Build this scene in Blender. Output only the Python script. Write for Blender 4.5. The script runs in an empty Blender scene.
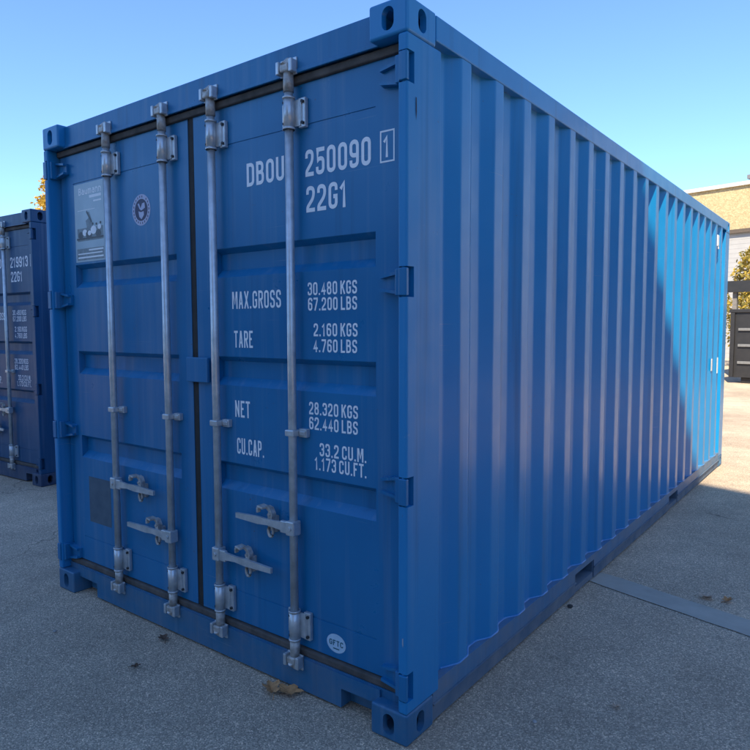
import bpy, bmesh, math, random
from mathutils import Vector, Matrix
from mathutils.noise import noise as mnoise

SC = bpy.context.scene
COL = SC.collection
rnd = random.Random(7)
R = math.radians

# ------------------------------------------------------------------ camera
cam = bpy.data.cameras.new('camera')
cam_o = bpy.data.objects.new('camera', cam)
COL.objects.link(cam_o)
cam_o.location = (1.2638, -1.8479, 1.4969)
_f = Vector((-0.60272721, 0.79466175, -0.07233677))
_r = Vector((0.79685582, 0.60416437, -0.00249345))
_u = _r.cross(_f)
cam_o.rotation_euler = Matrix((_r, _u, -_f)).transposed().to_euler()
cam.sensor_width = 36
cam.lens = 36 * 656.683 / 750
cam.clip_start = 0.05
cam.clip_end = 2000
SC.camera = cam_o

# ------------------------------------------------------------------ sun and sky
SUN = Vector((0.23, -0.941, 1.0)).normalized()
world = bpy.data.worlds.new('World')
SC.world = world
world.use_nodes = True
wn = world.node_tree
sky = wn.nodes.new('ShaderNodeTexSky')
sky.sky_type = 'NISHITA'
sky.sun_disc = False
sky.sun_elevation = math.asin(SUN.z)
sky.sun_rotation = math.atan2(SUN.x, SUN.y)
sky.altitude = 400
sky.air_density = 1.0
sky.dust_density = 0.1
sky.ozone_density = 8.0
bg = wn.nodes['Background']
bg.inputs['Strength'].default_value = 0.14
wn.links.new(sky.outputs[0], bg.inputs['Color'])
sun = bpy.data.lights.new('sun', 'SUN')
sun.energy = 4.6
sun.angle = R(0.3)
sun.color = (1.0, 0.87, 0.67)
sun_o = bpy.data.objects.new('sun', sun)
sun_o.rotation_euler = (-SUN).to_track_quat('-Z', 'Y').to_euler()
sun_o.location = (0, 0, 30)
COL.objects.link(sun_o)
SC.view_settings.view_transform = 'Standard'
SC.view_settings.look = 'None'
SC.view_settings.gamma = 1
SC.view_settings.use_curve_mapping = False
SC.view_settings.exposure = 1.15

# ------------------------------------------------------------------ mesh helper
class MB:
    def __init__(self):
        self.bm = bmesh.new()
    def poly(self, pts, mat=0):
        f = self.bm.faces.new([self.bm.verts.new(p) for p in pts])
        f.material_index = mat
        return f
    def _add(self, src, mat=0):
        vm = {v: self.bm.verts.new(v.co) for v in src.verts}
        for f in src.faces:
            try:
                g = self.bm.faces.new([vm[v] for v in f.verts])
                g.material_index = mat
                g.smooth = f.smooth
            except ValueError:
                pass
        src.free()
    def box(self, x0, x1, y0, y1, z0, z1, bev=0.0, mat=0, M=None, seg=2):
        b = bmesh.new()
        bmesh.ops.create_cube(b, size=1)
        for v in b.verts:
            v.co = Vector(((x0 + x1) / 2 + v.co.x * (x1 - x0), (y0 + y1) / 2 + v.co.y * (y1 - y0),
                           (z0 + z1) / 2 + v.co.z * (z1 - z0)))
        if bev:
            bmesh.ops.bevel(b, geom=list(b.edges), offset=bev, segments=seg, profile=0.5, affect='EDGES')
        if M:
            b.transform(M)
        self._add(b, mat)
    def cyl(self, p0, p1, r, n=16, mat=0, r2=None, cap=True, bev=0):
        p0, p1 = Vector(p0), Vector(p1)
        d = p1 - p0
        b = bmesh.new()
        bmesh.ops.create_cone(b, cap_ends=cap, segments=n, radius1=r, radius2=r if r2 is None else r2, depth=d.length)
        for f in b.faces:
            f.smooth = len(f.verts) == 4
        q = d.to_track_quat('Z', 'Y').to_matrix().to_4x4()
        b.transform(Matrix.Translation((p0 + p1) / 2) @ q)
        self._add(b, mat)
    def tube(self, pts, r, n=8, mat=0, closed=False):
        pts = [Vector(p) for p in pts]
        m = len(pts)
        rings = []
        for i, p in enumerate(pts):
            a = pts[(i - 1) % m] if (closed or i > 0) else p
            c = pts[(i + 1) % m] if (closed or i < m - 1) else p
            t = (c - a).normalized()
            s = t.cross(Vector((0.13, 0.2, 1)) if abs(t.z) < 0.95 else Vector((1, 0.1, 0))).normalized()
            w = t.cross(s)
            rr = r[i] if isinstance(r, (list, tuple)) else r
            rings.append([self.bm.verts.new(p + (s * math.cos(k * 2 * math.pi / n) + w * math.sin(k * 2 * math.pi / n)) * rr)
                          for k in range(n)])
        for i in range(m if closed else m - 1):
            A, B = rings[i], rings[(i + 1) % m]
            for k in range(n):
                f = self.bm.faces.new((A[k], A[(k + 1) % n], B[(k + 1) % n], B[k]))
                f.smooth = True
                f.material_index = mat
        if not closed:
            for ring in (rings[0], rings[-1]):
                f = self.bm.faces.new(ring)
                f.material_index = mat
    def prism(self, pts, axis, a0, a1, mat=0):
        # pts: 2D outline in the two other axes (in xyz order), pushed along axis
        def P(q, a):
            l = list(q)
            l.insert(axis, a)
            return l
        A = [self.bm.verts.new(P(q, a0)) for q in pts]
        B = [self.bm.verts.new(P(q, a1)) for q in pts]
        n = len(pts)
        fs = [self.bm.faces.new(A), self.bm.faces.new(B)]
        for i in range(n):
            fs.append(self.bm.faces.new((A[i], A[(i + 1) % n], B[(i + 1) % n], B[i])))
        for f in fs:
            f.material_index = mat
    def build(self, name, mats, parent=None, loc=None, normals=True):
        if normals:
            bmesh.ops.recalc_face_normals(self.bm, faces=list(self.bm.faces))
        me = bpy.data.meshes.new(name)
        self.bm.to_mesh(me)
        self.bm.free()
        for m in (mats if isinstance(mats, (list, tuple)) else [mats]):
            me.materials.append(m)
        o = bpy.data.objects.new(name, me)
        COL.objects.link(o)
        if parent:
            o.parent = parent
        if loc:
            o.location = loc
        return o

def tag(o, label, cat, group=None, kind=None):
    o['label'] = label
    o['category'] = cat
    if group:
        o['group'] = group
    if kind:
        o['kind'] = kind
    return o

def thing(name, label, cat, loc=(0, 0, 0), rz=0, group=None):
    o = bpy.data.objects.new(name, None)
    o.empty_display_size = 0.2
    COL.objects.link(o)
    o.location = loc
    o.rotation_euler = (0, 0, rz)
    return tag(o, label, cat, group)

def rounded(pts, rad, closed=False, seg=5):
    """outline with chosen corners rounded; points are (x, y) or (x, y, 1) for a round corner"""
    out = []
    n = len(pts)
    for i, p in enumerate(pts):
        P = Vector(p[:2])
        rflag = len(p) > 2 and p[2]
        if not rflag or (not closed and i in (0, n - 1)):
            out.append(P)
            continue
        A = Vector(pts[(i - 1) % n][:2])
        B = Vector(pts[(i + 1) % n][:2])
        da, db = (A - P), (B - P)
        r = min(rad, da.length * 0.499, db.length * 0.499)
        s, e = P + da.normalized() * r, P + db.normalized() * r
        for k in range(seg + 1):
            t = k / seg
            out.append((1 - t) ** 2 * s + 2 * t * (1 - t) * (P * 0.86 + (s + e) * 0.07) + t * t * e)
    return out

# ------------------------------------------------------------------ materials
def new_mat(name):
    m = bpy.data.materials.new(name)
    m.use_nodes = True
    nt = m.node_tree
    p = nt.nodes['Principled BSDF']
    return m, nt, p

def tex_coord(nt, scale=(1, 1, 1), kind='Object'):
    tc = nt.nodes.new('ShaderNodeTexCoord')
    mp = nt.nodes.new('ShaderNodeMapping')
    mp.inputs['Scale'].default_value = scale
    nt.links.new(tc.outputs[kind], mp.inputs[0])
    return mp.outputs[0]

def noise(nt, vec, scale, detail=4, rough=0.55):
    n = nt.nodes.new('ShaderNodeTexNoise')
    n.inputs['Scale'].default_value = scale
    n.inputs['Detail'].default_value = detail
    n.inputs['Roughness'].default_value = rough
    nt.links.new(vec, n.inputs['Vector'])
    return n.outputs['Fac']

def ramp(nt, fac, stops):
    r = nt.nodes.new('ShaderNodeValToRGB')
    e = r.color_ramp.elements
    while len(e) < len(stops):
        e.new(0.5)
    for k, (pos, c) in enumerate(stops):
        e[k].position = pos
        e[k].color = (c, c, c, 1) if isinstance(c, (int, float)) else (*c, 1)
    nt.links.new(fac, r.inputs[0])
    return r.outputs[0]

def mix(nt, fac, a, b, mode='MIX'):
    m = nt.nodes.new('ShaderNodeMix')
    m.data_type = 'RGBA'
    m.blend_type = mode
    for s, v in ((m.inputs['Factor'], fac), (m.inputs['A'], a), (m.inputs['B'], b)):
        if isinstance(v, (int, float)):
            s.default_value = v
        elif isinstance(v, tuple):
            s.default_value = (*v, 1)
        else:
            nt.links.new(v, s)
    return m.outputs['Result']

def math_n(nt, op, a, b=0.5):
    m = nt.nodes.new('ShaderNodeMath')
    m.operation = op
    for s, v in ((m.inputs[0], a), (m.inputs[1], b)):
        if isinstance(v, (int, float)):
            s.default_value = v
        else:
            nt.links.new(v, s)
    return m.outputs[0]

def bump(nt, p, h, strength, dist=0.002):
    b = nt.nodes.new('ShaderNodeBump')
    b.inputs['Strength'].default_value = strength
    b.inputs['Distance'].default_value = dist
    nt.links.new(h, b.inputs['Height'])
    nt.links.new(b.outputs[0], p.inputs['Normal'])

def paint(name, base, faded, dust=(0.30, 0.36, 0.42), rough=0.42, streak=0.22, dirt=0.0, scuff=0.5, coat=0.0):
    """container enamel: faded patches, rain streaks, chalky scuffs"""
    m, nt, p = new_mat(name)
    v = tex_coord(nt)
    big = ramp(nt, noise(nt, v, 1.7, 5), [(0.3, 0.0), (0.72, 1.0)])
    col = mix(nt, big, base, faded)
    vs = tex_coord(nt, (22, 22, 0.7))
    st = ramp(nt, noise(nt, vs, 1.0, 3), [(0.52, 0.0), (0.78, 1.0)])
    col = mix(nt, math_n(nt, 'MULTIPLY', st, streak), col, dust)
    fine = ramp(nt, noise(nt, v, 45, 6, 0.7), [(0.62, 0.0), (0.74, 1.0)])
    patch = ramp(nt, noise(nt, v, 3.1, 3), [(0.55, 0.0), (0.7, 1.0)])
    sc = math_n(nt, 'MULTIPLY', math_n(nt, 'MULTIPLY', fine, patch), scuff)
    col = mix(nt, sc, col, dust)
    vd = tex_coord(nt, (13, 13, 0.45))
    drip = ramp(nt, noise(nt, vd, 1.0, 4, 0.6), [(0.56, 0.0), (0.74, 1.0)])
    col = mix(nt, math_n(nt, 'MULTIPLY', drip, 0.45), col, tuple(c * 0.45 for c in base))
    vh = tex_coord(nt, (2.2, 2.2, 150))
    scr = math_n(nt, 'MULTIPLY', ramp(nt, noise(nt, vh, 1.0, 2), [(0.70, 0.0), (0.74, 1.0)]), ramp(nt, noise(nt, v, 2.3, 2), [(0.52, 0.0), (0.66, 1.0)]))
    col = mix(nt, math_n(nt, 'MULTIPLY', scr, 0.55), col, dust)
    rs = math_n(nt, 'MULTIPLY', ramp(nt, noise(nt, v, 70, 4, 0.6), [(0.66, 0.0), (0.70, 1.0)]), ramp(nt, noise(nt, v, 4.2, 3), [(0.58, 0.0), (0.68, 1.0)]))
    col = mix(nt, math_n(nt, 'MULTIPLY', rs, 0.8), col, (0.11, 0.055, 0.035))
    if dirt:
        d2 = ramp(nt, noise(nt, v, 6, 6, 0.7), [(0.35, 0.0), (0.68, 1.0)])
        col = mix(nt, math_n(nt, 'MULTIPLY', d2, dirt), col, (0.22, 0.20, 0.18))
    nt.links.new(col, p.inputs['Base Color'])
    rr = math_n(nt, 'ADD', math_n(nt, 'MULTIPLY', noise(nt, v, 9, 4), 0.25), rough - 0.12)
    nt.links.new(rr, p.inputs['Roughness'])
    p.inputs['Coat Weight'].default_value = coat
    p.inputs['Coat Roughness'].default_value = 0.12
    p.inputs['Coat IOR'].default_value = 1.6
    b = math_n(nt, 'ADD', noise(nt, v, 4.5, 3), math_n(nt, 'MULTIPLY', noise(nt, v, 140, 3), 0.02))
    bump(nt, p, b, 0.22, 0.006)
    return m

def simple(name, c, rough=0.6, metal=0.0, var=0.25, scale=18, c2=None, bmp=0.0, spec=0.5):
    m, nt, p = new_mat(name)
    v = tex_coord(nt)
    n = ramp(nt, noise(nt, v, scale, 5, 0.6), [(0.3, 0.0), (0.7, 1.0)])
    c2 = c2 or tuple(x * (1 - var) for x in c)
    nt.links.new(mix(nt, n, c2, c), p.inputs['Base Color'])
    p.inputs['Roughness'].default_value = rough
    p.inputs['Metallic'].default_value = metal
    p.inputs['Specular IOR Level'].default_value = spec
    if bmp:
        bump(nt, p, noise(nt, v, scale * 4, 4), bmp, 0.003)
    return m

M = {}
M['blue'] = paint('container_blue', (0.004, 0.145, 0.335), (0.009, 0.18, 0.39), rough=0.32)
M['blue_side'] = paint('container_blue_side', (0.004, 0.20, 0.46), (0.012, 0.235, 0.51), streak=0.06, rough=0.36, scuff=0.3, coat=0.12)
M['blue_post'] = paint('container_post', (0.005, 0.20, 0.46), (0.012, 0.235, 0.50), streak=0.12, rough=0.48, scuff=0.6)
M['blue_rail'] = paint('container_rail', (0.03, 0.15, 0.30), (0.08, 0.20, 0.33), rough=0.5, dirt=0.45)
M['blue_sill'] = paint('container_sill', (0.006, 0.12, 0.26), (0.015, 0.15, 0.29), rough=0.5, dirt=0.28)
M['navy'] = paint('navy_enamel', (0.007, 0.068, 0.165), (0.012, 0.09, 0.20), rough=0.4)
M['navy_dark'] = paint('navy_dusty', (0.008, 0.04, 0.11), (0.015, 0.055, 0.13), rough=0.6, dirt=0.3)
M['galv'] = simple('galvanised_steel', (0.66, 0.68, 0.69), 0.36, 0.55, c2=(0.45, 0.49, 0.51), scale=22, bmp=0.2)
M['galv_old'] = simple('weathered_zinc', (0.62, 0.61, 0.58), 0.5, 0.35, c2=(0.30, 0.27, 0.24), scale=40, bmp=0.35)
M['bolt'] = simple('dark_bolt', (0.05, 0.055, 0.06), 0.5, 0.5)
M['rubber'] = simple('black_rubber', (0.016, 0.015, 0.015), 0.75, c2=(0.035, 0.03, 0.026))
M['rubber_dusty'] = simple('dusty_rubber', (0.13, 0.11, 0.095), 0.85, c2=(0.05, 0.045, 0.04), scale=12)
M['dirty'] = simple('dusty_flange', (0.17, 0.20, 0.23), 0.85, c2=(0.06, 0.12, 0.19), scale=7, bmp=0.2)
M['bead'] = simple('sealant_bead', (0.12, 0.32, 0.58), 0.3, c2=(0.05, 0.22, 0.50), scale=25)
M['white'] = simple('white_lettering', (0.95, 0.95, 0.95), 0.45, c2=(0.86, 0.88, 0.90), scale=40)
M['lilac'] = simple('pale_lettering', (0.86, 0.87, 0.90), 0.5, c2=(0.74, 0.76, 0.82), scale=40)
M['underside'] = simple('underside_steel', (0.03, 0.032, 0.035), 0.9)

# ------------------------------------------------------------------ painted letters as strokes
G = {
 '0': [([(0,0,1),(1,0,1),(1,1,1),(0,1,1)],1)], 'O': [([(0,0,1),(1,0,1),(1,1,1),(0,1,1)],1)],
 '1': [([(.0,.80),(.62,.98),(.62,0)],0)],
 '2': [([(0,.72),(0,1,1),(1,1,1),(1,.56,1),(0,.14,1),(0,0),(1,0)],0)],
 '3': [([(0,.74),(0,1,1),(1,1,1),(1,.53,1),(.4,.53)],0),([(.4,.53),(1,.53,1),(1,0,1),(0,0,1),(0,.26)],0)],
 '4': [([(.72,0),(.72,1),(0,.26),(1,.26)],0)],
 '5': [([(1,1),(.06,1),(.06,.5),(.2,.6,1),(1,.6,1),(1,0,1),(0,0,1),(0,.26)],0)],
 '6': [([(1,.76),(1,1,1),(0,1,1),(0,0,1),(1,0,1),(1,.57,1),(.05,.57)],0)],
 '7': [([(0,1),(1,1),(1,.85),(.3,0)],0)],
 '8': [([(0,0,1),(1,0,1),(1,.53,1),(0,.53,1)],1),([(.04,.53,1),(.96,.53,1),(.96,1,1),(.04,1,1)],1)],
 '9': [([(0,.24),(0,0,1),(1,0,1),(1,1,1),(0,1,1),(0,.43,1),(.95,.43)],0)],
 'A': [([(0,0),(.42,1),(.58,1),(1,0)],0),([(.17,.27),(.83,.27)],0)],
 'B': [([(0,0),(1,0,1),(1,.53,1),(0,.53)],1),([(0,.53),(.94,.53,1),(.94,1,1),(0,1)],1)],
 'C': [([(1,.72),(1,1,1),(0,1,1),(0,0,1),(1,0,1),(1,.28)],0)],
 'D': [([(0,0),(1,0,1),(1,1,1),(0,1)],1)],
 'E': [([(1,1),(0,1),(0,0),(1,0)],0),([(0,.52),(.84,.52)],0)],
 'F': [([(1,1),(0,1),(0,0)],0),([(0,.52),(.84,.52)],0)],
 'G': [([(1,.72),(1,1,1),(0,1,1),(0,0,1),(1,0,1),(1,.46),(.55,.46)],0)],
 'I': [([(0,0),(0,1)],0)],
 'K': [([(0,0),(0,1)],0),([(1,1),(.06,.44)],0),([(.36,.66),(1,0)],0)],
 'L': [([(0,1),(0,0),(1,0)],0)],
 'M': [([(0,0),(0,1),(.14,1),(.5,.22),(.86,1),(1,1),(1,0)],0)],
 'N': [([(0,0),(0,1)],0),([(0,1),(1,0)],0),([(1,0),(1,1)],0)],
 'P': [([(0,0),(0,1),(1,1,1),(1,.47,1),(0,.47)],0)],
 'R': [([(0,0),(0,1),(1,1,1),(1,.5,1),(0,.5)],0),([(.5,.5),(1,0)],0)],
 'S': [([(1,.74),(1,1,1),(0,1,1),(0,.54,1),(1,.46,1),(1,0,1),(0,0,1),(0,.26)],0)],
 'T': [([(0,1),(1,1)],0),([(.5,1),(.5,0)],0)],
 'U': [([(0,1),(0,0,1),(1,0,1),(1,1)],0)],
 'X': [([(0,0),(1,1)],0),([(0,1),(1,0)],0)],
 'a': [([(.05,.7),(1,.7,1),(1,0)],0),([(1,.42),(0,.42,1),(0,0,1),(1,0)],0)],
 'u': [([(0,.7),(0,0,1),(1,0,1)],0),([(1,.7),(1,0)],0)],
 'n': [([(0,0),(0,.7)],0),([(0,.7),(1,.7,1),(1,0)],0)],
 'm': [([(0,0),(0,.7)],0),([(0,.7),(.5,.7,1),(.5,0)],0),([(.5,.7),(1,.7,1),(1,0)],0)],
}
ADV = {'1': .62, 'I': .0, 'M': 1.35, 'm': 1.5, 'T': .95, 'L': .85, 'E': .85, 'F': .85}

def write(mb, s, x0, x1, z0, z1, y, wt=0.155, mat=0, slant=0.0):
    """stroke lettering filling the box x0..x1, z0..z1 on a plane facing -y"""
    h = z1 - z0
    gw, t = 0.36, wt * h
    pos, x = [], 0.0
    for ch in s:
        if ch == ' ':
            x += 0.22
            continue
        if ch in '.,':
            pos.append((ch, x, 0))
            x += 0.17 + 0.14
            continue
        w = gw * ADV.get(ch, 1.0)
        pos.append((ch, x, w))
        x += w + wt + 0.14
    total = x - 0.14
    kx = (x1 - x0) / (total * h)
    lift = 0
    tx = t * min(1.0, max(0.8, kx))
    for ch, cx, w in pos:
        X0 = x0 + cx * h * kx
        if ch in '.,':
            mb.poly([(X0, y, z0), (X0 + tx, y, z0), (X0 + tx, y, z0 + t), (X0, y, z0 + t)], mat)
            continue
        ww = w * h * kx + (wt * h * kx - tx)
        for pts, closed in G[ch]:
            P = [(p[0] * ww + tx / 2 + X0, z0 + t / 2 + p[1] * (h - t), p[2] if len(p) > 2 else 0) for p in pts]
            if not closed:                                   # square stroke ends reach the cap line and the base line
                for e0, e1 in ((0, 1), (-1, -2)):
                    flat = abs(pts[e0][0] - pts[e1][0]) > abs(pts[e0][1] - pts[e1][1])
                    if pts[e0][0 if flat else 1] not in (0, 1):
                        continue
                    dx, dz = P[e0][0] - P[e1][0], P[e0][1] - P[e1][1]
                    dl = math.hypot(dx, dz) or 1
                    P[e0] = (P[e0][0] + dx / dl * tx / 2, P[e0][1] + dz / dl * t / 2, 0)
            L = rounded(P, max(ww, t) * 0.48, closed, 4)
            n = len(L)
            lft, rgt = [], []
            for i in range(n):
                a = L[(i - 1) % n] if (closed or i > 0) else None
                b = L[(i + 1) % n] if (closed or i < n - 1) else None
                d1 = (L[i] - a).normalized() if a is not None else None
                d2 = (b - L[i]).normalized() if b is not None else None
                if d1 is None: d1 = d2
                if d2 is None: d2 = d1
                n1 = Vector((-d1.y * tx, d1.x * t)) * 0.5
                n2 = Vector((-d2.y * tx, d2.x * t)) * 0.5
                mm = (n1 + n2)
                k = mm.length_squared
                o = mm * (min(2.2, (n1.length_squared + n2.length_squared) / k) if k > 1e-12 else 1) if k > 1e-12 else n1
                lft.append(L[i] + o)
                rgt.append(L[i] - o)
            yy = y - 0.00013 * (lift % 3)
            lift += 1
            for i in range(n if closed else n - 1):
                j = (i + 1) % n
                q = [lft[i], lft[j], rgt[j], rgt[i]]
                ya, yb = yy - .00010 * i / n, yy - .00010 * (i + 1) / n
                mb.poly([(q[0].x, ya, q[0].y), (q[1].x, yb, q[1].y), (q[2].x, yb, q[2].y), (q[3].x, ya, q[3].y)], mat)

# ------------------------------------------------------------------ ground
def asphalt():
    m, nt, p = new_mat('asphalt')
    v = tex_coord(nt)
    vo = nt.nodes.new('ShaderNodeTexVoronoi')
    vo.inputs['Scale'].default_value = 185
    nt.links.new(v, vo.inputs['Vector'])
    grain = ramp(nt, vo.outputs['Color'], [(0.18, (0.06, 0.06, 0.062)), (0.5, (0.16, 0.16, 0.16)), (0.74, (0.26, 0.258, 0.25)), (0.95, (0.52, 0.51, 0.49))])
    fine = noise(nt, v, 210, 6, 0.75)
    col = mix(nt, 0.42, grain, ramp(nt, fine, [(0.32, (0.05, 0.051, 0.053)), (0.68, (0.40, 0.395, 0.385))]))
    big = ramp(nt, noise(nt, v, 0.55, 6, 0.62), [(0.3, 0.72), (0.7, 1.2)])
    col = mix(nt, 1.0, col, big, 'MULTIPLY')
    mid = ramp(nt, noise(nt, v, 3.2, 5, 0.6), [(0.35, 0.88), (0.7, 1.1)])
    col = mix(nt, 1.0, col, mid, 'MULTIPLY')
    st = ramp(nt, noise(nt, v, 0.9, 4, 0.5), [(0.60, 0.0), (0.72, 1.0)])
    col = mix(nt, math_n(nt, 'MULTIPLY', st, 0.35), col, (0.07, 0.07, 0.07))
    wv = nt.nodes.new('ShaderNodeVectorMath')
    wv.operation = 'ADD'
    nz = nt.nodes.new('ShaderNodeTexNoise')
    nz.inputs['Scale'].default_value = 1.6
    nz.inputs['Detail'].default_value = 6
    nt.links.new(v, nz.inputs['Vector'])
    nt.links.new(v, wv.inputs[0])
    nt.links.new(nz.outputs['Color'], wv.inputs[1])
    ck = nt.nodes.new('ShaderNodeTexVoronoi')
    ck.feature = 'DISTANCE_TO_EDGE'
    ck.inputs['Scale'].default_value = 0.42
    nt.links.new(wv.outputs[0], ck.inputs['Vector'])
    crack = ramp(nt, ck.outputs['Distance'], [(0.0, 1.0), (0.0022, 0.0)])
    keep = ramp(nt, noise(nt, v, 0.7, 3), [(0.48, 0.0), (0.56, 1.0)])
    col = mix(nt, math_n(nt, 'MULTIPLY', math_n(nt, 'MULTIPLY', crack, keep), 0.7), col, (0.03, 0.03, 0.03))
    # pale scrape marks
    vs = nt.nodes.new('ShaderNodeMapping')
    vs.inputs['Rotation'].default_value = (0, 0, R(-16))
    vs.inputs['Scale'].default_value = (0.5, 9, 1)
    tc = nt.nodes.new('ShaderNodeTexCoord')
    nt.links.new(tc.outputs['Object'], vs.inputs[0])
    scr = ramp(nt, noise(nt, vs.outputs[0], 1.3, 4), [(0.66, 0.0), (0.73, 1.0)])
    col = mix(nt, math_n(nt, 'MULTIPLY', scr, 0.16), col, (0.25, 0.25, 0.24))
    col = mix(nt, 1.0, col, (2.75, 2.18, 1.60), 'MULTIPLY')
    nt.links.new(col, p.inputs['Base Color'])
    p.inputs['Roughness'].default_value = 0.82
    hh = math_n(nt, 'ADD', math_n(nt, 'MULTIPLY', vo.outputs['Distance'], -0.6), fine)
    bump(nt, p, hh, 0.9, 0.006)
    return m

M['asphalt'] = asphalt()
g = MB()
g.poly([(-500, -500, 0), (500, -500, 0), (500, 900, 0), (-500, 900, 0)])
ground = g.build('ground', M['asphalt'])
tag(ground, 'grey speckled asphalt yard, shaded in front and sunlit at the back', 'ground', kind='structure')

# smooth repair strip let into the asphalt
M['strip'] = simple('smooth_bitumen_strip', (0.46, 0.42, 0.35), 0.75, c2=(0.34, 0.31, 0.26), scale=5, bmp=0.15)
g = MB()
A, B = Vector((-0.02, 2.012)), Vector((4.5, 0.86))
d = (B - A).normalized()
nrm = Vector((-d.y, d.x))
left, right = [], []
for k in range(40):
    t = k / 39 * (B - A).length
    c = A + d * t
    w = 0.095 if k > 0 else 0.085
    left.append(c + nrm * (w + rnd.uniform(-.004, .004)))
    right.append(c - nrm * (w + rnd.uniform(-.004, .004)))
for k in range(39):
    g.poly([(right[k].x, right[k].y, .004), (right[k+1].x, right[k+1].y, .004), (left[k+1].x, left[k+1].y, .004), (left[k].x, left[k].y, .004)])
tag(g.build('pavement_strip', M['strip']), 'smooth grey strip let into the asphalt beside the container', 'pavement strip', kind='structure')

# ------------------------------------------------------------------ container
W, LEN, H = 2.438, 6.058, 2.591
FD = 0.067                       # depth of the door face behind the casting fronts
KX, KZ = 1.264, 1.497            # measured numbers were taken on the plane y = 0.04
def fx(x, s=1.0143): return KX + (x - KX) * s
def fz(z, s=1.0143): return KZ + (z - KZ) * s

def bool_mesh(mb, cutters, name):
    """cut pieces out of a solid, return the resulting mesh"""
    o = mb.build('tmp', [])
    for k, c in enumerate(cutters):
        co = c.build('cut', [])
        md = o.modifiers.new('b%d' % k, 'BOOLEAN')
        md.object = co
        md.operation = 'DIFFERENCE'
        md.solver = 'EXACT'
    dg = bpy.context.evaluated_depsgraph_get()
    dg.update()
    me = bpy.data.meshes.new_from_object(o.evaluated_get(dg))
    me.name = name
    for md in o.modifiers:
        bpy.data.objects.remove(md.object)
    bpy.data.objects.remove(o)
    return me

def pill(axis, a0, a1, c, w, h):
    """upright pill-shaped cutter through a plate; c = centre in the two other axes"""
    pts = []
    r = w / 2
    for k in range(13):
        t = math.pi * k / 12
        pts.append((c[0] + r * math.cos(t), c[1] + h / 2 - r + r * math.sin(t)))
    for k in range(13):
        t = math.pi + math.pi * k / 12
        pts.append((c[0] + r * math.cos(t), c[1] - h / 2 + r + r * math.sin(t)))
    b = MB()
    b.prism(pts, axis, a0, a1)
    return b

def casting_mesh():
    b = MB()
    b.box(-.162, 0, 0, .178, 0, .118, bev=.009, seg=3)
    inner = MB()
    inner.box(-.134, -.026, .026, .155, .022, .096)
    return bool_mesh(b, [inner, pill(1, -.03, .05, (-.081, .059), .050, .078), pill(0, -.05, .03, (.089, .059), .050, .078)], 'corner_casting')
CAST = casting_mesh()

def put_casting(root, mat, sx, sy, top):
    """sx: 0 right, 1 left; sy: 0 door end, 1 far end"""
    me = CAST.copy()
    me.materials.clear()
    me.materials.append(mat)
    T = Matrix.Identity(4)
    if sx:
        T = Matrix.Translation((-W, 0, 0)) @ Matrix.Diagonal((-1, 1, 1, 1)) @ T
    if sy:
        T = Matrix.Translation((0, LEN, 0)) @ Matrix.Diagonal((1, -1, 1, 1)) @ T
    if top:
        T = Matrix.Translation((0, 0, H)) @ Matrix.Diagonal((1, 1, -1, 1)) @ T
    me.transform(T)
    if T.determinant() < 0:
        me.flip_normals()
    o = bpy.data.objects.new('corner_casting', me)
    COL.objects.link(o)
    o.parent = root

HINGE_Z = (fz(2.352), fz(1.650), fz(0.932), fz(0.234))
RODS = {'left': (-1.861, -1.394), 'right': (-1.044, -0.577)}
BAND = ((0.775, 0.900), (1.243, 1.371), (1.716, 1.843))

def door_leaf(root, x0, x1, p0, p1, mat):
    """x0..x1 leaf, p0..p1 the pressed recesses"""
    z0, z1 = 0.185, 2.436
    y = FD
    b = MB()
    def q(xa, xb, za, zb, ya=y, yb=None):
        yb = ya if yb is None else yb
        b.poly([(xa, ya, za), (xb, ya, za), (xb, yb, zb), (xa, yb, zb)])
    for xa, xb in ((x0, p0), (p1, x1)):
        q(xa, xb, z0, z1)
    prof = [(z0, 0)]
    def groove(z):
        prof.extend([(z - .003, 0), (z - .0015, .003), (z + .0015, .003), (z + .003, 0)])
    groove(.322)
    for a, c in BAND:
        prof.extend([(a, 0), (a + .004, .004), (a + .034, .034), (c - .022, .034), (c - .003, .003), (c, 0)])
    groove(2.279)
    prof.append((z1, 0))
    for (za, da), (zb, db) in zip(prof, prof[1:]):
        q(p0, p1, za, zb, y + da, y + db)
    # closing faces at both ends of every recess and groove
    runs, cur = [], []
    for z, dd in prof:
        cur.append((z, dd))
        if dd == 0:
            if len(cur) > 2:
                runs.append(cur)
            cur = [(z, dd)]
    for r in runs:
        for px in (p0, p1):
            b.poly([(px, y + dd, z) for z, dd in r])
    # edges and back of the leaf
    yb = y + .05
    for xa in (x0, x1):
        b.poly([(xa, y, z0), (xa, yb, z0), (xa, yb, z1), (xa, y, z1)])
    for za in (z0, z1):
        b.poly([(x0, y, za), (x1, y, za), (x1, yb, za), (x0, yb, za)])
    b.poly([(x0, yb, z0), (x1, yb, z0), (x1, yb, z1), (x0, yb, z1)])
    return b.build('door', mat, root, normals=False)

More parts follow.
